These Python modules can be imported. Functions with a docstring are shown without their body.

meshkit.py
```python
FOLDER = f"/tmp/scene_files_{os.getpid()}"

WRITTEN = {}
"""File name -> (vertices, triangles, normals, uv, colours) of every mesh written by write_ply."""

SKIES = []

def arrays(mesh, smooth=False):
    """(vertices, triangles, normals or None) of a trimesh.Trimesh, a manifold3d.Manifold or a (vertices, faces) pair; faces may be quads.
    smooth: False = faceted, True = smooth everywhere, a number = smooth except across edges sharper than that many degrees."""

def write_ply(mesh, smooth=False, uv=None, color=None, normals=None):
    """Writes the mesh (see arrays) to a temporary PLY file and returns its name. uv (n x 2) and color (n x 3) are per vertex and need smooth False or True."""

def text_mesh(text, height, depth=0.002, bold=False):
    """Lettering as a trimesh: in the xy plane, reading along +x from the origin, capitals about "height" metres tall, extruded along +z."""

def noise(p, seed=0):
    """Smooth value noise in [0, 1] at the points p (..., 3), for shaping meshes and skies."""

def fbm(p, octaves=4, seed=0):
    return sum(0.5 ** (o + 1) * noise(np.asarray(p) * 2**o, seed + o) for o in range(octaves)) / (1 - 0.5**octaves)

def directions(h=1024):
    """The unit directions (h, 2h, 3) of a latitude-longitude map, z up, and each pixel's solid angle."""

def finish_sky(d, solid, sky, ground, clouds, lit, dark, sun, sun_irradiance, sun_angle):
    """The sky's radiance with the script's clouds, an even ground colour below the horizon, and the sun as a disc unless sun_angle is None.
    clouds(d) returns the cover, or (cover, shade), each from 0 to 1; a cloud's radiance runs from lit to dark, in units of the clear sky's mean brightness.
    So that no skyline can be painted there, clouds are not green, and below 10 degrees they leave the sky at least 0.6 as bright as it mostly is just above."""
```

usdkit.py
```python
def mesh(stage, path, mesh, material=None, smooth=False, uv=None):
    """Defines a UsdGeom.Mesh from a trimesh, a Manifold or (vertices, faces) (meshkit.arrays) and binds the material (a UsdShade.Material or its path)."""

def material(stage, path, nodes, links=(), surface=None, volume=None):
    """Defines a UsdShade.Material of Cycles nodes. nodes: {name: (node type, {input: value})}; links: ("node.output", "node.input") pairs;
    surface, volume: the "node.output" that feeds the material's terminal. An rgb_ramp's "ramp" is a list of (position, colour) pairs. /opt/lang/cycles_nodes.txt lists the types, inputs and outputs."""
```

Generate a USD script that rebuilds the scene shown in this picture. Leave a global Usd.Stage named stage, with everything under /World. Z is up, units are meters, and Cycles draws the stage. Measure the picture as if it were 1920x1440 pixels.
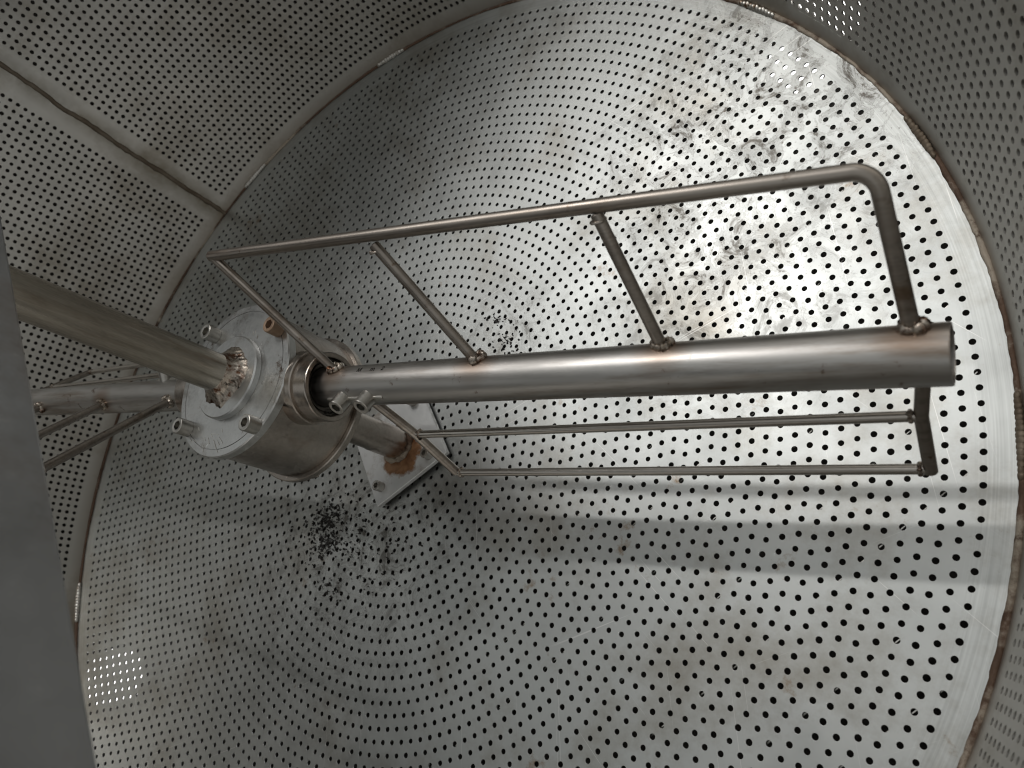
import math, numpy as np, trimesh, manifold3d as m3, usdkit, meshkit
from pxr import Usd, UsdGeom, UsdLux, UsdShade, Gf, Sdf, Vt
T_ = Sdf.ValueTypeNames
rng = np.random.default_rng(7)
S = 0.6                       # metres per drum-floor radius; all geometry below is in drum radii
stage = Usd.Stage.CreateInMemory()
UsdGeom.SetStageUpAxis(stage, UsdGeom.Tokens.z)
UsdGeom.SetStageMetersPerUnit(stage, 1.0)
world = UsdGeom.Xform.Define(stage, '/World')
UsdGeom.Scope.Define(stage, '/World/Looks')

# ------------------------------------------------------------------ camera
cam = UsdGeom.Camera.Define(stage, '/World/camera')
right = np.array([0.75363444, 0.3644948, -0.54697228])
down = np.array([0.21186356, -0.92245109, -0.32279688])
fwd = np.array([-0.62221296, 0.12738735, -0.77241407])
eye = np.array([1.04824773, 0.00102357, 1.01284665]) * S
M = np.eye(4)
M[0, :3], M[1, :3], M[2, :3], M[3, :3] = right, -down, -fwd, eye
cam.AddTransformOp().Set(Gf.Matrix4d(*M.ravel().tolist()))
cam.CreateHorizontalApertureAttr(36.0)
cam.CreateVerticalApertureAttr(27.0)
cam.CreateFocalLengthAttr(36.0 * 1420.65 / 1920)
cam.CreateFStopAttr(9.0)
cam.CreateFocusDistanceAttr(1.12 * S)
cam.CreateClippingRangeAttr(Gf.Vec2f(0.01, 100))
cam.CreateExposureAttr(0.0)

# ------------------------------------------------------------------ light: a workshop with a skylight, seen only by what it lights
mat = lambda n, nodes, links=(), surface=None, volume=None: usdkit.material(stage, '/World/Looks/' + n, nodes, links, surface, volume)
sky = UsdLux.DomeLight.Define(stage, '/World/sky')
sky.CreateIntensityAttr(1.0)
UsdShade.MaterialBindingAPI.Apply(sky.GetPrim()).Bind(mat('workshop_air', {'b': ('background_shader', {'color': (0.96, 0.985, 0.965), 'strength': 0.41})}, surface='b.background'))
sky.GetPrim().SetCustomDataByKey('kind', 'structure')

def lamp(name, pos, size, watts, color, target=(0.5, 0.3, 0.0)):
    d = np.array(pos, float) - target; d /= np.linalg.norm(d)
    pos = np.array(pos) * S
    l = UsdLux.RectLight.Define(stage, '/World/' + name)
    l.CreateWidthAttr(size[0] * S); l.CreateHeightAttr(size[1] * S)
    l.CreateIntensityAttr(watts); l.CreateColorAttr(Gf.Vec3f(*color)); l.CreateNormalizeAttr(False)
    zax = d; xax = np.array([0.965, 0.263, 0.0]); xax -= zax * (xax @ zax); xax /= np.linalg.norm(xax); yax = np.cross(zax, xax)   # the strip runs parallel to the right-hand paddle arm
    m = np.eye(4); m[0, :3], m[1, :3], m[2, :3], m[3, :3] = xax, yax, zax, pos
    l.AddTransformOp().Set(Gf.Matrix4d(*m.ravel().tolist()))
    return l
lamp('strip_lamp', (-1.70, 1.18, 3.92), (1.9, 0.072), 60.0, (1.0, 0.985, 0.965))
lamp('window_lamp', (-1.45, 1.88, 3.40), (1.0, 1.0), 6.8, (1.0, 0.975, 0.95))
lamp('fill_lamp', (0.5, 1.2, 4.0), (1.5, 1.5), 0.9, (1.0, 0.98, 0.96))  # added broad fill, lifts the base level of the floor

# ------------------------------------------------------------------ materials
def steel(name, a, b, rough=(0.35, 0.5), scale=6.0, metallic=1.0, bump=0.15, bumpscale=300.0, stain=None, extra=None, streak=None):
    """Worn metal: colour a to b over a large noise, roughness by a second noise, fine relief. stain = (colour, threshold lo, hi, scale)"""
    n = {'g': ('texture_coordinate', {}),
         'n1': ('noise_texture', {'scale': scale, 'detail': 6.0, 'roughness': 0.6}),
         'r1': ('rgb_ramp', {'ramp': [(0.3, a), (0.7, b)]}),
         'n2': ('noise_texture', {'scale': scale * 5, 'detail': 5.0, 'roughness': 0.65}),
         'rr': ('map_range', {'from_min': 0.3, 'from_max': 0.7, 'to_min': rough[0], 'to_max': rough[1]}),
         'n3': ('noise_texture', {'scale': bumpscale, 'detail': 3.0}),
         'bp': ('bump', {'strength': bump, 'distance': 0.001}),
         'p': ('principled_bsdf', {'metallic': metallic})}
    l = [('g.object', 'n1.vector'), ('g.object', 'n2.vector'), ('g.object', 'n3.vector'), ('n1.fac', 'r1.fac'), ('n2.fac', 'rr.value'),
         ('rr.result', 'p.roughness'), ('n3.fac', 'bp.height'), ('bp.normal', 'p.normal')]
    if streak:                                    # drawn-out marks along a direction (angle in the horizontal plane, or 'z')
        n['mp'] = ('mapping', {'mapping_type': 'texture', 'rotation': (0, 0, 0 if streak == 'z' else streak), 'scale': (1, 1, 9) if streak == 'z' else (9, 1, 1)})
        l = [(a if b not in ('n2.vector', 'n1.vector') else 'mp.vector', b) for a, b in l] + [('g.object', 'mp.vector')]
    col = 'r1.color'
    if stain:
        for i, (c, lo, hi, sc) in enumerate(stain):
            n[f's{i}'] = ('noise_texture', {'scale': sc, 'detail': 8.0, 'roughness': 0.7})
            n[f'm{i}'] = ('map_range', {'from_min': lo, 'from_max': hi, 'to_min': 0.0, 'to_max': 1.0, 'clamp': True})
            n[f'x{i}'] = ('mix_color', {'b': c})
            l += [('mp.vector' if streak and i == 0 else 'g.object', f's{i}.vector'), (f's{i}.fac', f'm{i}.value'), (f'm{i}.result', f'x{i}.fac'), (col, f'x{i}.a')]
            col = f'x{i}.result'
    if extra:
        col = extra(n, l, col)
    l.append((col, 'p.base_color'))
    return mat(name, n, l, surface='p.BSDF')

def near(n, l, key, centre, r0, r1):
    """0..1 mask round a point (metres): 1 inside r0, 0 beyond r1."""
    n[key + 'd'] = ('vector_math', {'math_type': 'distance', 'vector2': tuple(np.array(centre) * S)})
    n[key] = ('map_range', {'from_min': r1 * S, 'from_max': r0 * S, 'to_min': 0.0, 'to_max': 1.0, 'clamp': True})
    l += [('g.object', key + 'd.vector1'), (key + 'd.value', key + '.value')]
    return key + '.result'

def times(n, l, key, a, b):
    n[key] = ('math', {'math_type': 'multiply'}); l += [(a, key + '.value1'), (b, key + '.value2')]
    return key + '.value'

def floor_dirt(n, l, col):
    # crusty patches of dried liquor in one quarter, dark freckles, circular grinding marks on the unpierced rim
    spots = [((0.53, 0.77, 0), 0.14, 0.34), ((0.40, 0.62, 0), 0.10, 0.28), ((0.52, 0.45, 0), 0.02, 0.34), ((0.15, 0.27, 0), 0.02, 0.16), ((-0.02, -0.2, 0), 0.05, 0.35)]
    tot = None
    for i, (c, a, b) in enumerate(spots):
        k = near(n, l, f'q{i}', c, a, b)
        if tot is None: tot = k
        else:
            n[f'mx{i}'] = ('math', {'math_type': 'maximum'}); l += [(tot, f'mx{i}.value1'), (k, f'mx{i}.value2')]; tot = f'mx{i}.value'
    n['dn'] = ('noise_texture', {'scale': 30.0, 'detail': 12.0, 'roughness': 0.74, 'distortion': 0.9})
    n['dm'] = ('rgb_ramp', {'ramp': [(0.0, (0, 0, 0)), (0.488, (0, 0, 0)), (0.500, (0.62,) * 3), (0.518, (0.14,) * 3), (0.55, (0.25,) * 3), (0.60, (0.80,) * 3), (0.66, (0.97,) * 3), (1.0, (1, 1, 1))]})
    n['dx'] = ('mix_color', {'b': (0.085, 0.075, 0.063)})
    l += [('g.object', 'dn.vector'), ('dn.fac', 'dm.fac')]
    f = times(n, l, 'dt', tot, 'dm.color'); l += [(f, 'dx.fac'), (col, 'dx.a')]
    n['fn'] = ('noise_texture', {'scale': 260.0, 'detail': 6.0, 'roughness': 0.7})
    n['fm'] = ('map_range', {'from_min': 0.60, 'from_max': 0.66, 'to_min': 0.0, 'to_max': 0.8, 'clamp': True})
    n['fx'] = ('mix_color', {'b': (0.10, 0.08, 0.07)})
    l += [('g.object', 'fn.vector'), ('fn.fac', 'fm.value')]
    f = times(n, l, 'ft', tot, 'fm.result'); l += [(f, 'fx.fac'), ('dx.result', 'fx.a')]
    # grinding marks
    n['sx'] = ('separate_xyz', {}); n['at'] = ('math', {'math_type': 'arctan2'}); n['ln'] = ('vector_math', {'math_type': 'length'})
    n['cx'] = ('combine_xyz', {}); n['a2'] = ('math', {'math_type': 'multiply', 'value2': 4.0}); n['l2'] = ('math', {'math_type': 'multiply', 'value2': 500.0})
    n['gn'] = ('noise_texture', {'scale': 1.0, 'detail': 4.0, 'roughness': 0.6})
    n['gm'] = ('map_range', {'from_min': 0.35, 'from_max': 0.65, 'to_min': 0.86, 'to_max': 1.08, 'clamp': True})
    n['gv'] = ('vector_math', {'math_type': 'multiply'})
    l += [('g.object', 'sx.vector'), ('sx.y', 'at.value1'), ('sx.x', 'at.value2'), ('g.object', 'ln.vector1'), ('at.value', 'a2.value1'), ('ln.value', 'l2.value1'),
          ('a2.value', 'cx.x'), ('l2.value', 'cx.y'), ('cx.vector', 'gn.vector'), ('gn.fac', 'gm.value')]
    n['rm'] = ('map_range', {'from_min': 0.945 * S, 'from_max': 0.97 * S, 'to_min': 0.0, 'to_max': 1.0, 'clamp': True})
    n['gmx'] = ('mix_float', {'a': 1.0}); n['gc'] = ('combine_xyz', {})
    l += [('ln.value', 'rm.value'), ('rm.result', 'gmx.fac'), ('gm.result', 'gmx.b'), ('gmx.result', 'gc.x'), ('gmx.result', 'gc.y'), ('gmx.result', 'gc.z'), ('gc.vector', 'gv.vector2'), ('fx.result', 'gv.vector1')]
    col = 'gv.vector'
    # long fine scratches in two directions
    for i, (rot, sc, lo) in enumerate(((0.5, (1 / 520.0, 1 / 5.0, 1.0), 0.735), (2.3, (1 / 430.0, 1 / 4.0, 1.0), 0.745), (1.15, (1 / 600.0, 1 / 7.0, 1.0), 0.75))):
        n[f'k{i}m'] = ('mapping', {'mapping_type': 'texture', 'rotation': (0, 0, rot), 'scale': sc}); n[f'k{i}n'] = ('noise_texture', {'scale': 1.0, 'detail': 1.0})
        n[f'k{i}r'] = ('map_range', {'from_min': lo, 'from_max': lo + 0.04, 'to_min': 0.0, 'to_max': 0.5, 'clamp': True}); n[f'k{i}x'] = ('mix_color', {'b': (0.80, 0.79, 0.77)})
        l += [('g.object', f'k{i}m.vector'), (f'k{i}m.vector', f'k{i}n.vector'), (f'k{i}n.fac', f'k{i}r.value'), (f'k{i}r.result', f'k{i}x.fac'), (col, f'k{i}x.a')]
        col = f'k{i}x.result'
    return col

def wall_dirt(n, l, col):
    # browned strip along the lower edge
    n['sx'] = ('separate_xyz', {})
    n['zm'] = ('map_range', {'from_min': 0.028 * S, 'from_max': 0.0, 'to_min': 0.0, 'to_max': 0.5, 'clamp': True})
    n['zx'] = ('mix_color', {'b': (0.24, 0.18, 0.13)})
    l += [('g.object', 'sx.vector'), ('sx.z', 'zm.value'), ('zm.result', 'zx.fac'), (col, 'zx.a')]
    n['sd'] = ('vector_math', {'math_type': 'dot_product', 'vector2': (-math.sin(SEAM), math.cos(SEAM), 0)}); n['sa'] = ('math', {'math_type': 'absolute'})
    n['sm'] = ('map_range', {'from_min': 0.034 * S, 'from_max': 0.004 * S, 'to_min': 0.0, 'to_max': 1.0, 'clamp': True})
    n['sn'] = ('noise_texture', {'scale': 14.0, 'detail': 6.0, 'roughness': 0.65}); n['sr'] = ('map_range', {'from_min': 0.36, 'from_max': 0.64, 'to_min': 0.1, 'to_max': 0.95, 'clamp': True})
    n['sxm'] = ('mix_color', {'b': (0.20, 0.165, 0.11)})
    l += [('g.object', 'sd.vector1'), ('sd.value', 'sa.value1'), ('sa.value', 'sm.value'), ('g.object', 'sn.vector'), ('sn.fac', 'sr.value')]
    f = times(n, l, 'sf', 'sm.result', 'sr.result'); l += [(f, 'sxm.fac'), ('zx.result', 'sxm.a')]
    return 'sxm.result'

SEAM = math.radians(156.2)
MT = {}
MT['floor'] = steel('floor_steel', (0.455, 0.47, 0.46), (0.555, 0.565, 0.55), (0.36, 0.47), 3.0, 1.0, 0.02, 500.0,
                    stain=[((0.33, 0.31, 0.27), 0.50, 0.72, 7.0), ((0.27, 0.19, 0.12), 0.64, 0.74, 18.0)], extra=floor_dirt)
MT['wall'] = steel('wall_steel', (0.58, 0.565, 0.53), (0.68, 0.66, 0.625), (0.42, 0.56), 3.0, 1.0, 0.03, 400.0,
                   stain=[((0.33, 0.29, 0.23), 0.5, 0.74, 6.0)], extra=wall_dirt)
PHI = math.radians(15.27)
MT['tube'] = steel('tube_steel', (0.22, 0.19, 0.165), (0.40, 0.36, 0.32), (0.27, 0.42), 26.0, 1.0, 0.03, 300.0, stain=[((0.17, 0.125, 0.09), 0.54, 0.70, 40.0), ((0.13, 0.08, 0.05), 0.62, 0.70, 60.0)], streak=PHI)
def heat_tint(n, l, col):
    v = np.array([math.cos(math.radians(48)) * -math.sin(PHI), math.cos(math.radians(48)) * math.cos(PHI), math.sin(math.radians(48))]); u = np.array([math.cos(PHI), math.sin(PHI), 0])
    for sg, ss_ in ((1, (0.187, 0.442, 0.689, 0.925)), (-1, (0.440,))):
        for i, s_ in enumerate(ss_):
            vv = v * np.array([sg, sg, 1]); k = near(n, l, f'h{i}{sg + 1}', np.array([0, 0, 0.29575]) + sg * s_ * u + 0.027 * vv, 0.009, 0.040)
            n[f'hp{i}{sg + 1}'] = ('math', {'math_type': 'multiply', 'value2': 0.75}); n[f'hx{i}{sg + 1}'] = ('mix_color', {'b': (0.23, 0.135, 0.075)})
            l += [(k, f'hp{i}{sg + 1}.value1'), (f'hp{i}{sg + 1}.value', f'hx{i}{sg + 1}.fac'), (col, f'hx{i}{sg + 1}.a')]; col = f'hx{i}{sg + 1}.result'
    return col
MT['pipe'] = steel('pipe_steel', (0.36, 0.34, 0.32), (0.56, 0.545, 0.525), (0.30, 0.46), 26.0, 1.0, 0.03, 300.0, stain=[((0.25, 0.195, 0.15), 0.52, 0.68, 34.0), ((0.16, 0.11, 0.08), 0.63, 0.70, 50.0)], streak=PHI, extra=heat_tint)
MT['rail'] = steel('rail_steel', (0.38, 0.345, 0.31), (0.58, 0.545, 0.50), (0.20, 0.32), 26.0, 1.0, 0.03, 300.0, stain=[((0.22, 0.17, 0.13), 0.56, 0.70, 40.0)], streak=PHI)
MT['shaft'] = steel('shaft_steel', (0.38, 0.35, 0.30), (0.56, 0.52, 0.45), (0.20, 0.34), 26.0, 1.0, 0.03, 300.0, stain=[((0.25, 0.20, 0.14), 0.54, 0.70, 30.0)], streak='z')
MT['cover'] = steel('cover_aluminium', (0.50, 0.50, 0.49), (0.68, 0.68, 0.67), (0.27, 0.42), 9.0, 1.0, 0.12, 260.0, stain=[((0.33, 0.30, 0.27), 0.54, 0.66, 18.0), ((0.2, 0.16, 0.13), 0.63, 0.70, 40.0), ((0.78, 0.78, 0.77), 0.63, 0.68, 90.0)])
MT['hub'] = steel('hub_steel', (0.33, 0.29, 0.255), (0.49, 0.445, 0.40), (0.20, 0.34), 8.0, 1.0, 0.03, 300.0, stain=[((0.22, 0.16, 0.12), 0.55, 0.72, 14.0)])
MT['bolt'] = steel('bolt_steel', (0.42, 0.40, 0.37), (0.54, 0.52, 0.48), (0.28, 0.4), 30.0, 1.0, 0.1, 500.0)
MT['rust_bolt'] = steel('rusty_bolt', (0.30, 0.20, 0.13), (0.44, 0.32, 0.24), (0.45, 0.6), 60.0, 0.7, 0.2, 500.0)
MT['grease'] = steel('black_grease', (0.05, 0.045, 0.04), (0.14, 0.125, 0.11), (0.16, 0.3), 40.0, 0.8, 0.2, 200.0)
MT['weld'] = steel('weld_tint', (0.30, 0.24, 0.185), (0.60, 0.57, 0.52), (0.22, 0.45), 60.0, 1.0, 0.2, 700.0, stain=[((0.12, 0.06, 0.035), 0.47, 0.58, 60.0), ((0.03, 0.025, 0.02), 0.56, 0.63, 110.0)])
MT['bead'] = steel('bright_weld', (0.50, 0.48, 0.44), (0.62, 0.60, 0.56), (0.3, 0.45), 60.0, 1.0, 0.1, 500.0, stain=[((0.20, 0.13, 0.08), 0.56, 0.66, 60.0)])
MT['rust'] = steel('rust_line', (0.075, 0.042, 0.026), (0.17, 0.105, 0.07), (0.6, 0.8), 40.0, 0.25, 0.8, 300.0, stain=[((0.42, 0.36, 0.29), 0.50, 0.58, 9.0), ((0.09, 0.05, 0.03), 0.55, 0.64, 40.0)])
MT['seam'] = steel('seam_line', (0.13, 0.095, 0.065), (0.26, 0.215, 0.165), (0.5, 0.7), 30.0, 0.5, 0.6, 300.0)
MT['beam'] = steel('grey_beam', (0.31, 0.315, 0.32), (0.60, 0.605, 0.615), (0.32, 0.56), 3.0, 0.85, 0.05, 200.0, stain=[((0.30, 0.255, 0.225), 0.5, 0.72, 6.0), ((0.55, 0.54, 0.52), 0.62, 0.70, 60.0)])
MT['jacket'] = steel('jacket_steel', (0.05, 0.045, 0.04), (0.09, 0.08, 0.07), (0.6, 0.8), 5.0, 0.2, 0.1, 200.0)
MT['wire'] = steel('wire_steel', (0.70, 0.68, 0.64), (0.78, 0.76, 0.72), (0.25, 0.4), 20.0, 1.0, 0.05, 300.0)
MT['gap_dark'] = steel('gap_black', (0.02, 0.02, 0.02), (0.035, 0.035, 0.033), (0.6, 0.8), 20.0, 0.0, 0.1, 200.0)
MT['concrete'] = steel('workshop_concrete', (0.45, 0.44, 0.42), (0.55, 0.54, 0.52), (0.8, 0.9), 4.0, 0.0, 0.2, 100.0)
MT['crumb'] = mat('dark_crumbs', {'o': ('geometry', {}), 'r': ('rgb_ramp', {'ramp': [(0.0, (0.015, 0.012, 0.010)), (0.6, (0.06, 0.045, 0.034)), (0.85, (0.14, 0.11, 0.08)), (1.0, (0.4, 0.37, 0.33))]}),
                                  'p': ('principled_bsdf', {'roughness': 0.5})}, [('o.random_per_island', 'r.fac'), ('r.color', 'p.base_color')], surface='p.BSDF')

def plate_rust(n, l, col):
    k = near(n, l, 'pr', (0.020, -0.016, -0.03), 0.022, 0.068)
    n['pn'] = ('noise_texture', {'scale': 45.0, 'detail': 6.0, 'roughness': 0.65}); l.append(('g.object', 'pn.vector'))
    n['pa'] = ('math', {'math_type': 'add'}); l += [(k, 'pa.value1'), ('pn.fac', 'pa.value2')]
    n['pm'] = ('map_range', {'from_min': 0.93, 'from_max': 1.08, 'to_min': 0.0, 'to_max': 1.0, 'clamp': True}); l.append(('pa.value', 'pm.value'))
    n['pc'] = ('rgb_ramp', {'ramp': [(0.35, (0.16, 0.065, 0.025)), (0.65, (0.36, 0.19, 0.09))]}); l.append(('n2.fac', 'pc.fac'))
    n['px'] = ('mix_color', {}); l += [('pm.result', 'px.fac'), (col, 'px.a'), ('pc.color', 'px.b')]
    n['pi'] = ('map_range', {'from_min': 0.0, 'from_max': 1.0, 'to_min': 0.45, 'to_max': 0.0}); l += [('pm.result', 'pi.value'), ('pi.result', 'p.metallic')]
    return 'px.result'
MT['plate'] = steel('galvanised_plate', (0.62, 0.625, 0.62), (0.78, 0.78, 0.775), (0.36, 0.52), 16.0, 0.45, 0.2, 250.0, stain=[((0.40, 0.36, 0.32), 0.54, 0.64, 12.0)], extra=plate_rust)

# ------------------------------------------------------------------ prim helpers
used = {}
def path_for(name, parent):
    base = (parent.GetPath().pathString if parent else '/World') + '/' + name
    k = used.get(base, 0); used[base] = k + 1
    return base if k == 0 else f'{base}_{k:03d}'
def meta(pr, label=None, cat=None, group=None, kind=None, category=None):
    cat = cat or category
    for k, v in (('label', label), ('category', cat), ('group', group), ('kind', kind)):
        if v: pr.SetCustomDataByKey(k, v)
    return pr
def thing(name, label=None, cat=None, parent=None, **kw):
    return meta(UsdGeom.Xform.Define(stage, path_for(name, parent)).GetPrim(), label, cat, **kw)
def obj(name, mesh, material, parent=None, smooth=35, **kw):
    """One Mesh prim. mesh in drum radii; a tuple of (v, f, normals) is taken as it is."""
    pth = path_for(name, parent)
    if isinstance(mesh, tuple) and len(mesh) == 3:
        v, f, n = mesh
        m = usdkit.mesh(stage, pth, (np.asarray(v) * S, f), MT[material])
        m.CreateNormalsAttr(Vt.Vec3fArray.FromNumpy(np.asarray(n, np.float32))); m.SetNormalsInterpolation('vertex')
    else:
        v, f, _ = meshkit.arrays(mesh)
        m = usdkit.mesh(stage, pth, trimesh.Trimesh(v * S, f, process=False), MT[material], smooth=smooth)
    return meta(m.GetPrim(), **kw)

def frame_of(ax):
    ax = np.asarray(ax, float) / np.linalg.norm(ax)
    h = np.array([0, 0, 1.0]) if abs(ax[2]) < 0.9 else np.array([1.0, 0, 0])
    x = np.cross(h, ax); x /= np.linalg.norm(x)
    return x, np.cross(ax, x), ax
def lathe(profile, origin, axis, n=64):
    """Revolve (radius, height) pairs round axis through origin."""
    x, y, z = frame_of(axis); t = np.linspace(0, 2 * np.pi, n, endpoint=False); pr = np.asarray(profile, float)
    v = (np.asarray(origin)[None, None] + pr[:, None, 0:1] * (np.cos(t)[None, :, None] * x + np.sin(t)[None, :, None] * y) + pr[:, None, 1:2] * z).reshape(-1, 3)
    i = np.arange(len(pr) - 1)[:, None] * n; a = np.arange(n)[None]; b = (a + 1) % n
    f = np.stack([i + a, i + b, i + n + b, i + n + a], -1).reshape(-1, 4)
    f = np.vstack([f[:, [0, 1, 2]], f[:, [0, 2, 3]]])
    m = trimesh.Trimesh(v, f, process=False); m.merge_vertices(); m.update_faces(m.nondegenerate_faces())
    return m
def bend(pts, radii, steps=8):
    """Polyline with rounded inner corners."""
    pts = [np.asarray(p, float) for p in pts]; out = [pts[0]]
    for i in range(1, len(pts) - 1):
        r = radii[i - 1] if not np.isscalar(radii) else radii
        if r <= 0: out.append(pts[i]); continue
        a = pts[i - 1] - pts[i]; b = pts[i + 1] - pts[i]; a /= np.linalg.norm(a); b /= np.linalg.norm(b)
        half = np.arccos(np.clip(a @ b, -1, 1)) / 2; L = r / np.tan(half)
        c = pts[i] + (a + b) / np.linalg.norm(a + b) * r / np.sin(half)
        p0, p1 = pts[i] + a * L, pts[i] + b * L
        u0, u1 = (p0 - c) / r, (p1 - c) / r; om = np.arccos(np.clip(u0 @ u1, -1, 1))
        for k in range(steps + 1):
            s = k / steps; out.append(c + r * (np.sin((1 - s) * om) * u0 + np.sin(s * om) * u1) / np.sin(om))
    out.append(pts[-1]); return np.array(out)
def tube(pts, r, n=20, cap=True, jitter=0.0, seed=0):
    pts = np.asarray(pts, float); d = np.gradient(pts, axis=0); d /= np.linalg.norm(d, axis=1, keepdims=True)
    x, y, _ = frame_of(d[0]); rings = []
    for k in range(len(pts)):
        x = x - d[k] * (x @ d[k]); x /= np.linalg.norm(x); y = np.cross(d[k], x)
        t = np.linspace(0, 2 * np.pi, n, endpoint=False)
        ring = pts[k] + r * (np.cos(t)[:, None] * x + np.sin(t)[:, None] * y)
        if jitter:
            ring = pts[k] + (ring - pts[k]) * (1 + jitter * (meshkit.fbm(ring * 90, 3, seed)[:, None] - 0.5) * 2)
        rings.append(ring)
    ch = 0.15 * r if cap else 0
    if cap:
        e0 = pts[0] + (rings[0] - pts[0]) * 0.82 ; e1 = pts[-1] + (rings[-1] - pts[-1]) * 0.82
        rings = [e0 - d[0] * 0] + [rings[0] + d[0] * ch] + rings[1:-1] + [rings[-1] - d[-1] * ch] + [e1]
    v = np.vstack(rings); k = len(rings); i = np.arange(k - 1)[:, None] * n; a = np.arange(n)[None]; b = (a + 1) % n
    q = np.stack([i + a, i + b, i + n + b, i + n + a], -1).reshape(-1, 4); f = [q[:, [0, 1, 2]], q[:, [0, 2, 3]]]
    if cap:
        v = np.vstack([v, pts[0], pts[-1]]); c0, c1 = len(v) - 2, len(v) - 1; a = np.arange(n); b = (a + 1) % n; o = (k - 1) * n
        f += [np.stack([b, a, np.full(n, c0)], -1), np.stack([o + a, o + b, np.full(n, c1)], -1)]
    return trimesh.Trimesh(v, np.vstack(f), process=False)
def lumpy_ring(c, axis, R, r, seed, n=36, m=10, amp=0.5, arc=2 * np.pi, squash=1.0):
    """A weld bead laid round in a ring: ripples and lumps."""
    x, y, z = frame_of(axis); t = np.linspace(0, arc, n, endpoint=False); p = np.linspace(0, 2 * np.pi, m, endpoint=False)
    rr = r * (1 + amp * (meshkit.noise(np.c_[np.cos(t) * 3, np.sin(t) * 3, t * 0 + seed], seed) - 0.5) * 2 + 0.16 * np.sin(t * 13 + seed))
    e = np.cos(t)[:, None] * x + np.sin(t)[:, None] * y
    v = np.asarray(c) + e[:, None] * (R + rr[:, None, None] * np.cos(p)[None, :, None]) + z * (rr[:, None, None] * np.sin(p)[None, :, None] * squash)
    v = v.reshape(-1, 3); v += (meshkit.noise(v * 120, seed)[:, None] - 0.5) * r * 0.5
    i = np.arange(n)[:, None] * m; j = ((np.arange(n) + 1) % n)[:, None] * m; a = np.arange(m)[None]; b = (a + 1) % m
    q = np.stack([i + a, j + a, j + b, i + b], -1).reshape(-1, 4)
    return trimesh.Trimesh(v, np.vstack([q[:, [0, 1, 2]], q[:, [0, 2, 3]]]), process=False)
def socket_bolt(top, axis, r=0.0105, h=0.022, n=28):
    """Socket-head cap screw; top = centre of the head's top face, axis points out of the head."""
    hx = r * 0.60; prof = [(0.0, -h), (r, -h), (r, -r * 0.13), (r * 0.97, -r * 0.04), (r * 0.88, 0.0)]
    head = lathe(prof, (0, 0, 0), (0, 0, 1), n)
    t = np.linspace(0, 2 * np.pi, n, endpoint=False)
    k = np.pi / 3; hexr = hx * np.cos(k / 2) / np.cos((t % k) - k / 2)
    x, y, z = frame_of((0, 0, 1))
    def ring(rad, zz): return np.stack([rad * np.cos(t), rad * np.sin(t), np.full(n, zz)], -1)
    v = np.vstack([ring(np.full(n, r * 0.88), 0), ring(hexr, -r * 0.03), ring(hexr, -h * 0.55), [[0, 0, -h * 0.62]]])
    a = np.arange(n); b = (a + 1) % n; f = []
    for o in (0, n): f += [np.stack([o + a, o + b, o + n + b], -1), np.stack([o + a, o + n + b, o + n + a], -1)]
    f.append(np.stack([2 * n + a, 2 * n + b, np.full(n, 3 * n)], -1))
    m = trimesh.util.concatenate([head, trimesh.Trimesh(v, np.vstack(f), process=False)])
    X, Y, Z = frame_of(axis); R = np.eye(4); R[:3, 0], R[:3, 1], R[:3, 2], R[:3, 3] = X, Y, Z, top
    m.apply_transform(R); return m
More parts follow.
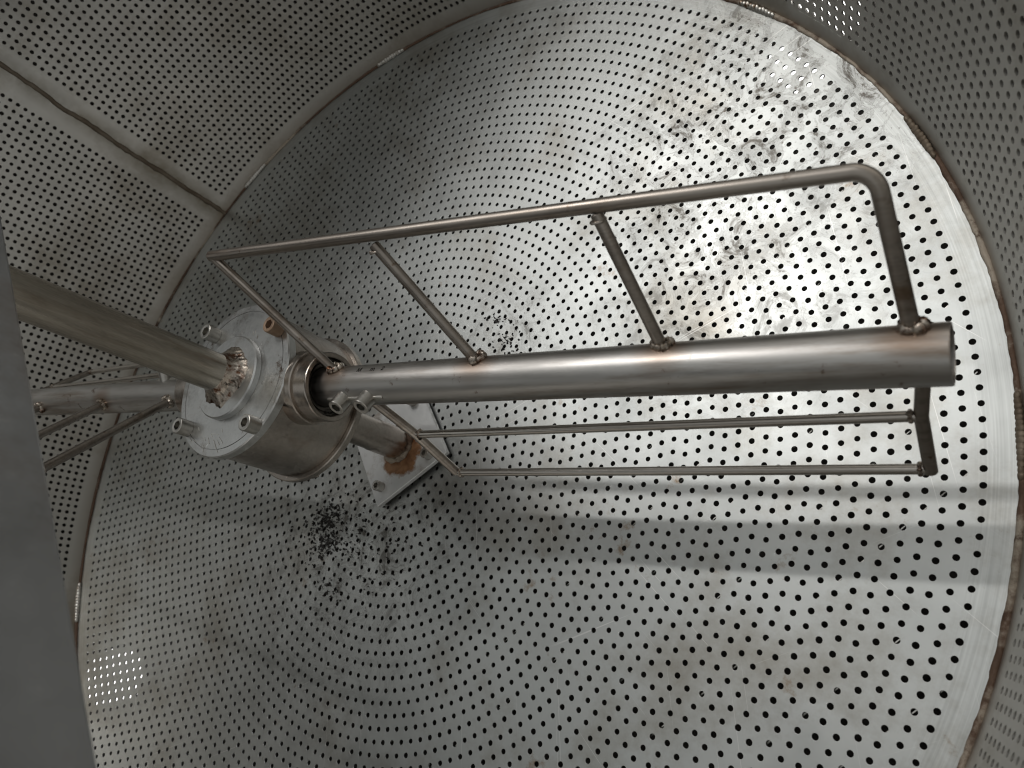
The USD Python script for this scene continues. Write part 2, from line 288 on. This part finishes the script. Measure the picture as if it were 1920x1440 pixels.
def box_between(lo, hi, ch=0.0):
    if ch <= 0: return trimesh.creation.box(bounds=[lo, hi])
    lo, hi = np.array(lo, float), np.array(hi, float); p = []
    for sx in (0, 1):
        for sy in (0, 1):
            for sz in (0, 1):
                c = np.where([sx, sy, sz], hi, lo); s = np.where([sx, sy, sz], -1, 1) * ch
                for k in range(3): d = s.copy(); d[k] = 0; p.append(c + d)
    return trimesh.Trimesh(np.array(p)).convex_hull

# ------------------------------------------------------------------ the drum: dished perforated floor, flared perforated wall
DISH, FL = 0.0503, 0.27
def zdish(r): return -DISH * (1 - r * r)
PSI = np.radians(45 + 30 * np.arange(12))
SQ = np.array([(1, 1), (1 / 3, 1), (-1 / 3, 1), (-1, 1), (-1, 1 / 3), (-1, -1 / 3), (-1, -1), (-1 / 3, -1), (1 / 3, -1), (1, -1), (1, -1 / 3), (1, 1 / 3)])
def perforated(centres, half, hole, thick, place):
    """centres (n,2) in sheet coordinates, half (n,2) half-sizes of each cell, hole (n,2) the hole's half-axes. place(uv, depth) -> points, normals, du, dv."""
    n = len(centres); w = len(PSI)
    outer = centres[:, None] + SQ[None] * half[:, None]
    inner = centres[:, None] + np.stack([np.cos(PSI), np.sin(PSI)], -1)[None] * hole[:, None]
    mid = centres[:, None] + np.stack([np.cos(PSI), np.sin(PSI)], -1)[None] * hole[:, None] * 1.06
    po, no, _, _ = place(outer.reshape(-1, 2), 0.0); pm, nm, _, _ = place(mid.reshape(-1, 2), 0.0)
    pi, ni, du, dv = place(inner.reshape(-1, 2), -0.0004); pb, _, _, _ = place(inner.reshape(-1, 2), -thick)
    rad = -(np.tile(np.cos(PSI), n)[:, None] * du + np.tile(np.sin(PSI), n)[:, None] * dv)
    v = np.vstack([po, pm, pi, pi, pb]); nn = np.vstack([no, nm, (ni * 0.8 + rad * 0.6), rad, rad]); B = n * w
    a = np.arange(B).reshape(n, w); b = np.roll(a, -1, 1); a, b = a.ravel(), b.ravel(); f = []
    for o, q in ((0, B), (B, 2 * B), (3 * B, 4 * B)): f += [np.stack([o + a, o + b, q + b], -1), np.stack([o + a, q + b, q + a], -1)]
    nn /= np.linalg.norm(nn, axis=1, keepdims=True)
    return v, np.vstack(f), nn
def place_floor(uv, depth):
    r, t = uv[:, 0], uv[:, 1]; c, s = np.cos(t), np.sin(t)
    nr = np.stack([-2 * DISH * r * c, -2 * DISH * r * s, np.ones_like(r)], -1); nr /= np.linalg.norm(nr, axis=1, keepdims=True)
    p = np.stack([r * c, r * s, zdish(r)], -1) + nr * depth
    return p, nr, np.stack([c, s, 0 * c], -1), np.stack([-s, c, 0 * c], -1)
RS, NR, HR = 0.0200, 48, 0.00405
th0 = math.radians(-148)
C, H, O = [], [], []
for k in range(4, NR + 1):
    N = int(2 * np.pi * k); t = th0 + np.arange(N) * 2 * np.pi / N
    C.append(np.c_[np.full(N, k * RS), t]); H.append(np.c_[np.full(N, RS / 2), np.full(N, np.pi / N)]); O.append(np.c_[np.full(N, HR), np.full(N, HR / (k * RS))])
C, H, O = map(np.vstack, (C, H, O))
C[:, 0] += rng.normal(0, 0.00018, len(C)); 
hs = 1 + rng.normal(0, 0.03, (len(C), 1)); O = O * hs
# keep the cell edges on the rings
Cc = C.copy(); Cc[:, 0] = np.round(C[:, 0] / RS) * RS
drum = thing('strainer_drum', 'large round stainless steel strainer drum with pierced floor and flared pierced walls', 'strainer drum')
v, f, nn = perforated(Cc, H, O, 0.0030, place_floor)
def ring_sheet(r0, r1, steps, N=360):
    r = np.linspace(r0, r1, steps); t = np.linspace(0, 2 * np.pi, N, endpoint=False)
    uv = np.stack(np.meshgrid(r, t, indexing='ij'), -1).reshape(-1, 2); p, nr, _, _ = place_floor(uv, 0.0)
    i = np.arange(steps - 1)[:, None] * N; a = np.arange(N)[None]; b = (a + 1) % N
    q = np.stack([i + a, i + N + a, i + N + b, i + b], -1).reshape(-1, 4)
    return p, np.vstack([q[:, [0, 1, 2]], q[:, [0, 2, 3]]]), nr
vs, fs, ns = [v], [f], [nn]
for r0, r1, k in ((0.001, 3.5 * RS, 5), ((NR + 0.5) * RS, 1.002, 4)):
    p, q, nr = ring_sheet(r0, r1, k); fs.append(q + sum(map(len, vs))); vs.append(p); ns.append(nr)
obj('floor_plate', (np.vstack(vs), np.vstack(fs), np.vstack(ns)), 'floor', drum)

CN = 1 / math.hypot(1, FL)
def place_wall(uv, depth):        # u = slant height, v = angle; the normal looks inward
    z = uv[:, 0] * CN; r = 1 + FL * z; t = uv[:, 1]; c, s = np.cos(t), np.sin(t)
    n = np.stack([-c * CN, -s * CN, 0 * c + FL * CN], -1)
    p = np.stack([r * c, r * s, z], -1) + n * depth
    return p, n, np.stack([c * FL * CN, s * FL * CN, 0 * c + CN], -1), np.stack([-s, c, 0 * c], -1)
SEAM = math.radians(156.2)
PV, PU, U0, ROWS = 0.0164, 0.0167, 0.0385, 40
for half_turn in range(2):
    a0 = SEAM + math.pi * half_turn; m0, m1 = 0.040, 0.034
    cols = int((math.pi - m0 - m1) / PV); pitch = (math.pi - m0 - m1) / cols
    t = a0 + m0 + (np.arange(cols) + 0.5) * pitch; u = U0 + np.arange(ROWS) * PU
    cc = np.stack(np.meshgrid(u, t, indexing='ij'), -1).reshape(-1, 2)
    rr = 1 + FL * cc[:, 0] * CN
    hh = np.c_[np.full(len(cc), PU / 2), np.full(len(cc), pitch / 2)]; ho = np.c_[np.full(len(cc), 0.0043), 0.0043 / rr] * (1 + rng.normal(0, 0.03, (len(cc), 1)))
    v, f, nn = perforated(cc, hh, ho, 0.0030, place_wall)
    vs, fs, ns = [v], [f], [nn]
    uL, uT = U0 - PU / 2, U0 + (ROWS - 0.5) * PU
    for (ua, ub, ta, tb, nu, nt) in ((-0.002, uL, a0, a0 + math.pi, 3, 181), (uT, 0.985, a0, a0 + math.pi, 2, 181), (uL, uT, a0, a0 + m0, 8, 4), (uL, uT, a0 + math.pi - m1, a0 + math.pi, 8, 4)):
        uu, tt = np.linspace(ua, ub, nu), np.linspace(ta, tb, nt); g = np.stack(np.meshgrid(uu, tt, indexing='ij'), -1).reshape(-1, 2)
        p, n_, _, _ = place_wall(g, 0.0); i = np.arange(nu - 1)[:, None] * nt; a = np.arange(nt - 1)[None]
        q = np.stack([i + a, i + a + 1, i + nt + a + 1, i + nt + a], -1).reshape(-1, 4)[:, ::-1]
        fs.append(np.vstack([q[:, [0, 1, 2]], q[:, [0, 2, 3]]]) + sum(map(len, vs))); vs.append(p); ns.append(n_)
    obj('wall_panel', (np.vstack(vs), np.vstack(fs), np.vstack(ns)), 'wall', drum)
    uu = np.linspace(0.0, 0.98, 90); p, n_, _, dv = place_wall(np.c_[uu, np.full(90, a0)], -0.002)
    p = p + dv * ((meshkit.fbm(np.c_[uu * 14, uu * 0, uu * 0 + half_turn], 3, 3) - 0.5) * 0.010)[:, None]
    obj('wall_seam', tube(p, 0.0062, 10, True, 0.5, 5), 'seam', drum)
obj('rim_ring', lathe([(1.250, 0.945), (1.270, 0.945), (1.277, 0.955), (1.270, 0.967), (1.250, 0.967), (1.250, 0.945)], (0, 0, 0), (0, 0, 1), 180), 'wall', drum)
obj('floor_seam', lumpy_ring((0, 0, 0.0005), (0, 0, 1), 0.9985, 0.0036, 11, 900, 8, 0.55), 'rust', drum)
def arc_bead(a, b, seed, r=0.0058):
    k = max(5, int(abs(b - a) / 0.36)); ms = []
    for i in range(k):
        t = math.radians(a + (b - a) * i / (k - 1)); s = trimesh.creation.icosphere(2, 1.0)
        s.apply_scale([r * (0.9 + 0.2 * rng.random()) * (0.6 + 0.4 * math.sin(math.pi * (i + 0.7) / (k + 0.4))), 0.0062, r * 0.55]); s.vertices += (meshkit.noise(s.vertices * 200, seed + i)[:, None] - 0.5) * 0.0014
        R = trimesh.transformations.rotation_matrix(t, (0, 0, 1)); s.apply_transform(trimesh.transformations.rotation_matrix(-0.7, (0, 1, 0))); s.apply_transform(R)
        s.apply_translation([math.cos(t) * 0.9965, math.sin(t) * 0.9965, 0.0035]); ms.append(s)
    return trimesh.util.concatenate(ms)
for i, (a, b) in enumerate([(66.6, 62.4), (150.6, 146.2), (122, 117.8), (-142.9, -138.0), (43.4, 39.2), (18.5, 13.0)]):
    obj('weld_bead', arc_bead(a, b, 20 + i), 'seam' if i in (4, 5) else 'bead', drum)
# support wires under the floor, all laid one way; they glint through the holes they cross
wd = np.array([math.cos(math.radians(-120.3)), math.sin(math.radians(-120.3))]); wn = np.array([-wd[1], wd[0]])
for k in range(-12, 13):
    off = 0.603 + 0.0835 * (k - 1) + rng.normal(0, 0.006)
    if abs(off) > 0.95: continue
    L = math.sqrt(0.96 ** 2 - off ** 2); tt = np.linspace(-L, L, 24); xy = wn * off + tt[:, None] * wd
    z = zdish(np.hypot(xy[:, 0], xy[:, 1])) - 0.0072
    obj('support_wire', tube(np.c_[xy, z], 0.0013, 6), 'wire', drum)

# ------------------------------------------------------------------ outer jacket and workshop ground under it
obj('workshop_ground', box_between((-12, -12, -0.60), (12, 12, -0.50)), 'concrete', kind='structure')
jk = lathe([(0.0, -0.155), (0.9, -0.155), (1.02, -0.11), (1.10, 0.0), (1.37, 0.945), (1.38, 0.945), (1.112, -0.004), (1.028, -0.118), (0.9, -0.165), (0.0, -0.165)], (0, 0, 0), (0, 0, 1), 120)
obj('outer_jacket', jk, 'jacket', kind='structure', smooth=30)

# added glowing discs behind the pierced sheet, so some holes read white
MT['added_glow'] = mat('added_glow', {'e': ('emission', {'color': (1.0, 0.99, 0.97), 'strength': 2.2})}, surface='e.emission')
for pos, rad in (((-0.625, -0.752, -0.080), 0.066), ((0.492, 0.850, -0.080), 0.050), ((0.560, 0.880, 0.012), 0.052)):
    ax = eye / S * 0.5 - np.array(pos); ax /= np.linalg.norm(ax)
    obj('glow_disc', lathe([(0, 0), (rad, 0), (rad, -0.004), (0, -0.004)], pos, ax, 32), 'added_glow', kind='structure')

# ------------------------------------------------------------------ support post with its base plate
ZP = -0.030
post = thing('support_post', 'thick steel post on a square bolted base plate with orange rust at its foot', 'support post')
ang = math.radians(52.2)
pl = box_between((-0.0905, -0.0905, -0.0105), (0.0905, 0.0905, 0.0), 0.0012); pl.apply_transform(trimesh.transformations.rotation_matrix(ang, (0, 0, 1))); pl.apply_translation((-0.003, 0.003, ZP))
obj('base_plate', pl, 'plate', post)
pad = box_between((-0.084, -0.084, -0.010), (0.084, 0.084, 0.0)); pad.apply_transform(trimesh.transformations.rotation_matrix(ang, (0, 0, 1))); pad.apply_translation((-0.003, 0.003, ZP - 0.0106))
obj('gap_shim', pad, 'gap_dark', post)  # shim blackened to stand for the shadow gap under the plate
obj('post', lathe([(0.0, ZP), (0.0305, ZP), (0.0305, 0.04), (0.0295, 0.042), (0.0295, 0.205), (0, 0.205)], (0, 0, 0), (0, 0, 1), 48), 'hub', post)
obj('foot_weld', lumpy_ring((0, 0, ZP + 0.001), (0, 0, 1), 0.0325, 0.0055, 31, 60, 10, 0.4), 'rust', post)
for a in (-88, 2, 92, 182):
    t = math.radians(a); obj('plate_bolt', socket_bolt((0.087 * math.cos(t), 0.087 * math.sin(t), ZP + 0.016), (0, 0, 1), 0.0098, 0.017), 'bolt', post)

# ------------------------------------------------------------------ agitator: shaft, hub, two paddle arms
ag = thing('agitator', 'steel agitator with upright shaft, round bolted hub and two ladder-like paddle arms', 'agitator')
obj('drive_shaft', tube(np.array([(0, 0, z) for z in np.linspace(0.355, 0.80, 12)]), 0.0290, 48, False), 'shaft', ag)
hub = thing('hub', None, None, ag)
obj('hub_body', lathe([(0, 0.204), (0.1165, 0.204), (0.1180, 0.2055), (0.1180, 0.335), (0.1165, 0.3365), (0, 0.3365)], (0, 0, 0), (0, 0, 1), 120), 'hub', hub)
obj('cover_disc', lathe([(0.060, 0.337), (0.1225, 0.337), (0.1240, 0.3385), (0.1240, 0.3500), (0.1225, 0.3520), (0.1128, 0.3522), (0.1124, 0.3508), (0.1116, 0.3508), (0.1112, 0.3522), (0.058, 0.3525)], (0, 0, 0), (0, 0, 1), 140), 'cover', hub)
obj('collar', lathe([(0.0655, 0.3520), (0.0665, 0.3535), (0.0665, 0.3620), (0.0645, 0.3640), (0.020, 0.3640)], (0, 0, 0), (0, 0, 1), 90), 'cover', hub)
obj('bottom_flange', lathe([(0.0, 0.192), (0.1245, 0.192), (0.1260, 0.1935), (0.1260, 0.2030), (0.1245, 0.2045), (0.116, 0.2048)], (0, 0, 0), (0, 0, 1), 120), 'hub', hub)
pr = np.array([(0.0285, 0.386), (0.0305, 0.3825), (0.0330, 0.3775), (0.0360, 0.3735), (0.0390, 0.3705), (0.0415, 0.3685), (0.0440, 0.3668), (0.0465, 0.3652), (0.0490, 0.3630)])
ss = np.linspace(0, 8, 26); wv = lathe(np.c_[np.interp(ss, range(9), pr[:, 0]), np.interp(ss, range(9), pr[:, 1])], (0, 0, 0), (0, 0, 1), 150)
q = wv.vertices.copy(); rr = np.hypot(q[:, 0], q[:, 1]); th = np.arctan2(q[:, 1], q[:, 0]); k = np.clip((rr - 0.029) / 0.008, 0, 1)
edge = 1 + 0.30 * (meshkit.fbm(np.c_[np.cos(th) * 2.5, np.sin(th) * 2.5, 0 * th], 3, 5) - 0.5)
q[:, :2] *= (1 + (edge - 1) * k)[:, None]; q[:, 2] += (meshkit.fbm(q * 60, 3, 8) - 0.5) * 0.0034 * k + 0.0003 * np.sin(th * 30 + rr * 500) * k
wv.vertices = q
wm = [wv]
obj('shaft_weld', trimesh.util.concatenate(wm), 'weld', hub)
for i, (a, r) in enumerate(((149.4, 0.1070), (57.0, 0.1125), (-119.0, 0.1110), (-25.7, 0.1160))):
    t = math.radians(a); obj('cover_bolt', socket_bolt((r * math.cos(t), r * math.sin(t), 0.3735), (0, 0, 1), 0.0128, 0.0210), 'rust_bolt' if i == 1 else 'bolt', hub, **({'label': 'rust-browned bolt head'} if i == 1 else {}))
for a in (-60, 20, 100, 200):
    t = math.radians(a); obj('flange_nut', lathe([(0, 0.172), (0.011, 0.172), (0.0125, 0.174), (0.0125, 0.192), (0, 0.192)], (0.106 * math.cos(t), 0.106 * math.sin(t), 0), (0, 0, 1), 6), 'hub', hub, smooth=False)

# scratches and small punched marks on the cover disc
def strokes(lines, z, w, seed):
    g = np.random.default_rng(seed); ms = []
    for (x0, y0, x1, y1) in lines:
        d = np.array([x1 - x0, y1 - y0]); L = np.hypot(*d); b = box_between((-L / 2, -w / 2, -0.0004), (L / 2, w / 2, 0.00035)); b.apply_transform(trimesh.transformations.rotation_matrix(math.atan2(d[1], d[0]), (0, 0, 1)))
        b.apply_translation(((x0 + x1) / 2, (y0 + y1) / 2, z)); ms.append(b)
    return trimesh.util.concatenate(ms)
g = np.random.default_rng(5); marks = [(0.0000, 0.0800, 0.0035, 0.0745), (0.0045, 0.0820, 0.0080, 0.0765), (0.0140, 0.0745, 0.0165, 0.0735), (0.0150, 0.0755, 0.0158, 0.0722)]
for _ in range(16):
    a = math.radians(g.uniform(-112, -62)); r = g.uniform(0.080, 0.116); t = g.normal(-0.4, 0.25) ; L = g.uniform(0.006, 0.024)
    marks.append((r * math.cos(a), r * math.sin(a), r * math.cos(a) + L * math.cos(t), r * math.sin(a) + L * math.sin(t)))
marks = [m for m in marks if max(math.hypot(m[0], m[1]), math.hypot(m[2], m[3])) < 0.1225 and min(math.hypot(m[0], m[1]), math.hypot(m[2], m[3])) > 0.070]
obj('scratch_marks', strokes(marks, 0.3527, 0.0008, 1), 'wire', hub, smooth=False, kind='stuff')

ZA, PHI = 0.29575, math.radians(15.27)
def make_arm(sign, alpha, alpha_low, upper, lower, label):
    u = np.array([math.cos(PHI), math.sin(PHI), 0]) * sign; w = np.array([-u[1], u[0], 0]); al = math.radians(alpha)
    vv = math.cos(al) * w + math.sin(al) * np.array([0, 0, 1.0]); O_ = np.array([0, 0, ZA])
    P = lambda s, h: O_ + s * u + h * vv
    v2 = math.cos(math.radians(alpha_low)) * w + math.sin(math.radians(alpha_low)) * np.array([0, 0, 1.0])   # the lower half of the paddle leans a little less
    Q = lambda s, h: O_ + s * u + h * v2
    arm = thing('paddle_arm', label, None, ag)
    R = 0.0288
    obj('arm_pipe', lathe([(R - 0.004, 0.12), (R, 0.12), (R, 0.9525), (R - 0.0006, 0.9542), (R - 0.0032, 0.9542), (R - 0.004, 0.953), (R - 0.004, 0.90), (0, 0.90)], O_, u, 64), 'pipe', arm)
    obj('saddle_ring', lathe([(0.048, 0.095), (0.0560, 0.095), (0.0560, 0.1330), (0.0545, 0.1345), (0.048, 0.1345)], O_, u, 80), 'hub', arm)
    obj('bearing_sleeve', lathe([(0.0515, 0.09), (0.0515, 0.1600), (0.0500, 0.1625), (0.0445, 0.1625), (0.0432, 0.1610), (0.0432, 0.135)], O_, u, 80), 'hub', arm)
    obj('shaft_seal', lathe([(0.0433, 0.1500), (0.0418, 0.1500), (0.0414, 0.1545), (0.0400, 0.1545), (0.0395, 0.1480), (0.0366, 0.1480), (0.0361, 0.1525), (0.0347, 0.1525), (0.0342, 0.1470), (0.0305, 0.1470), (0.0289, 0.149)], O_, u, 64), 'grease', arm)
    for a in range(0, 360, 90):
        t = math.radians(a + 200); e = math.cos(t) * w + math.sin(t) * np.array([0, 0, 1])
        obj('seal_screw', socket_bolt(O_ + 0.0381 * e + u * 0.1515, u, 0.0030, 0.004, 12), 'grease', arm)
    (tl, s2, s3, tr), (b0, b2, b3, b1) = upper
    bar_r, st_r = 0.0077, 0.0069
    d = np.array([tr[0] - tl[0], tr[1] - tl[1]]); d /= np.linalg.norm(d)
    path = bend([P(tl[0] - 0.004 * d[0], tl[1] - 0.004 * d[1]), P(*tr), P(b1, 0.020)], 0.0225, 12)
    obj('paddle_bar', tube(path, bar_r, 24), 'tube', arm)
    for (top, b, r) in ((tl, b0, st_r), (s2, b2, st_r), (s3, b3, 0.0068)):
        obj('strut', tube(np.array([P(b, 0.020), P((b + top[0]) / 2, (0.02 + top[1]) / 2), P(*top)]), r, 20), 'tube', arm)
    seed = 50 if sign > 0 else 80
    for i, (b, r) in enumerate(((b0, st_r), (b2, st_r), (b3, st_r), (b1, bar_r))):
        obj('pipe_weld', lumpy_ring(P(b, 0.0300), vv, r + 0.0022, 0.0037, seed + i, 34, 10, 0.5, squash=1.3), 'weld', arm)
    for i, top in enumerate((s2, s3)):
        obj('bar_weld', lumpy_ring(P(top[0], top[1] - 0.0085), vv, st_r + 0.0004, 0.0019, seed + 6 + i, 26, 8, 0.4), 'tube', arm)
    (p0, p1, p2), (q0, q1, q2) = lower
    obj('paddle_bar', tube(np.array([Q(p0, -0.022), Q(*p1), Q(*p2)]), st_r, 20), 'tube', arm)
    obj('paddle_bar', tube(np.array([Q(q0, -0.022), Q(*q1), Q(*(np.array(q2) + [0, -0.004]))]), 0.0068, 22), 'tube', arm)
    for a, b in ((p1, q1), (p2, q2)):
        obj('rail', tube(np.linspace(Q(*a), Q(*b), 6), 0.0056, 20), 'rail', arm)
    for i, c in enumerate((p1, p2, q1, q2)):
        ax = Q(*q1) - Q(*p1); ax /= np.linalg.norm(ax); o = ax * (0.0085 if i < 2 else -0.0090)
        obj('rail_weld', lumpy_ring(Q(*c) + o, ax, 0.0056, 0.0022, seed + 10 + i, 26, 8, 0.5), 'weld', arm)
    if sign > 0:                                   # small dark lettering on the pipe near the hub
        for txt, s0 in (('M', 0.236), ('m', 0.262), ('2', 0.282)):
            tm = meshkit.text_mesh(txt, 0.0075, 0.0003); q = tm.vertices.copy(); th_ = math.radians(62) - (q[:, 1] - 0.004) / R; tm.faces = tm.faces[:, ::-1]
            tm.vertices = O_ + (s0 + q[:, :1]) * u + (R + 0.0002 + q[:, 2:]) * (np.cos(th_)[:, None] * np.array([0, 0, 1.0]) * 0 + np.cos(th_)[:, None] * w + np.sin(th_)[:, None] * np.array([0, 0, 1.0]))
            obj('pipe_mark', tm, 'grease', arm, smooth=False)
    be = math.radians(30); e = -math.cos(be) * w + math.sin(be) * np.array([0, 0, 1])
    for s in (0.2085, 0.2570):
        obj('clamp_bolt', socket_bolt(O_ + s * u + 0.0480 * e, e, 0.0120, 0.0260), 'bolt', arm)
    x, y, _ = frame_of(e)
    padm = trimesh.util.concatenate([tube(np.array([O_ + a * u + 0.0272 * e, O_ + b * u + 0.0272 * e]), 0.0036, 12) for a, b in ((0.178, 0.285),)])
    obj('clamp_pad', padm, 'bead', arm)
make_arm(1, 48, 60, (((0.037, 0.223), (0.348, 0.194), (0.654, 0.181), (0.911, 0.174)), (0.187, 0.442, 0.689, 0.925)),
         ((0.220, (0.266, -0.098), (0.299, -0.177)), (0.929, (0.922, -0.074), (0.923, -0.147))), 'long paddle arm reaching to the right across the pierced floor')
make_arm(-1, 48, 48, (((0.180, 0.270), (0.410, 0.240), (0.66, 0.216), (0.90, 0.20)), (0.218, 0.440, 0.69, 0.91)),
         ((0.231, (0.250, -0.135), (0.270, -0.240)), (0.888, (0.886, -0.091), (0.884, -0.186))), 'shorter-looking paddle arm half hidden behind the grey beam')

# ------------------------------------------------------------------ the bridge beam across the drum's mouth
beam = thing('bridge_beam', 'flat grey steel beam crossing above the drum, out of focus', 'beam')
ba = math.radians(-27.86)
def place_beam(m):
    m.apply_transform(trimesh.transformations.rotation_matrix(ba, (0, 0, 1))); return m
bo = 0.0765
obj('web', place_beam(box_between((-1.195, bo - 0.010, 0.7205), (1.195, bo, 0.880), 0.0045)), 'beam', beam)
obj('web', place_beam(box_between((-1.195, -bo, 0.7205), (1.195, -bo + 0.010, 0.880), 0.003)), 'beam', beam)
obj('bottom_flange', place_beam(box_between((-1.195, -bo + 0.0105, 0.722), (1.195, bo - 0.0105, 0.732), 0.002)), 'beam', beam)
obj('top_flange', place_beam(box_between((-1.195, -bo - 0.004, 0.8805), (1.195, bo + 0.004, 0.892), 0.003)), 'beam', beam)

# added plate out of view above the drum, cut to shade parts of the floor
from shapely.geometry import Point, box as sbox
shade_shape = Point(0, 0).buffer(1.27, 48).intersection(sbox(-2, -2, 2, -0.78).union(sbox(-2, -2, -0.92, 2)))
lm = trimesh.creation.extrude_polygon(shade_shape, 0.012, engine='earcut'); lm.apply_translation((0, 0, 0.969))
obj('shade_plate', place_beam(lm), 'beam', beam)

# ------------------------------------------------------------------ crumbs on the floor
def crumbs(seed, clusters):
    g = np.random.default_rng(seed); vs, fs = [], []; k = 0
    for (cx, cy), (sx, sy), n, ang_ in clusters:
        for _ in range(n):
            a = g.normal(0, sx); b = g.normal(0, sy); x = cx + a * math.cos(ang_) - b * math.sin(ang_); y = cy + a * math.sin(ang_) + b * math.cos(ang_)
            L = g.uniform(0.0008, 0.0036) * (1.0 if g.random() < 0.8 else 1.4); W = L * g.uniform(0.25, 0.7); t = g.uniform(0, 2 * np.pi); hgt = g.uniform(0.0006, 0.0018)
            q = np.array([(-L, -W, 0), (L, -W * .6, 0), (L * .8, W, 0), (-L * .7, W * .8, 0), (-L * .5, -W * .4, hgt), (L * .5, -W * .3, hgt * .8), (L * .3, W * .5, hgt), (-L * .4, W * .5, hgt * .7)])
            tilt = g.normal(0, 0.35); q = q @ trimesh.transformations.euler_matrix(tilt, g.normal(0, .3), t)[:3, :3].T
            q += (x, y, zdish(math.hypot(x, y)) + 0.0006 + g.random() * 0.001 * max(0, 1.5 - abs(a) / sx)); vs.append(q)
            F = np.array([(0, 1, 5), (0, 5, 4), (1, 2, 6), (1, 6, 5), (2, 3, 7), (2, 7, 6), (3, 0, 4), (3, 4, 7), (4, 5, 6), (4, 6, 7), (0, 2, 1), (0, 3, 2)]) + k * 8
            fs.append(F); k += 1
    return trimesh.Trimesh(np.vstack(vs), np.vstack(fs), process=False)
obj('floor_crumbs', crumbs(3, [((-0.126, -0.193), (0.022, 0.014), 220, 0.6), ((-0.092, -0.232), (0.018, 0.011), 120, 0.4), ((-0.10, -0.215), (0.045, 0.035), 130, 0.5), ((-0.035, -0.305), (0.014, 0.009), 34, 0), ((0.02, -0.20), (0.06, 0.04), 90, 0), ((0.105, 0.29), (0.012, 0.008), 26, 0), ((0.145, 0.25), (0.016, 0.011), 38, 0)]),
    'crumb', smooth=False, label='loose dark flakes scattered on the pierced floor near the post', category='debris', kind='stuff')
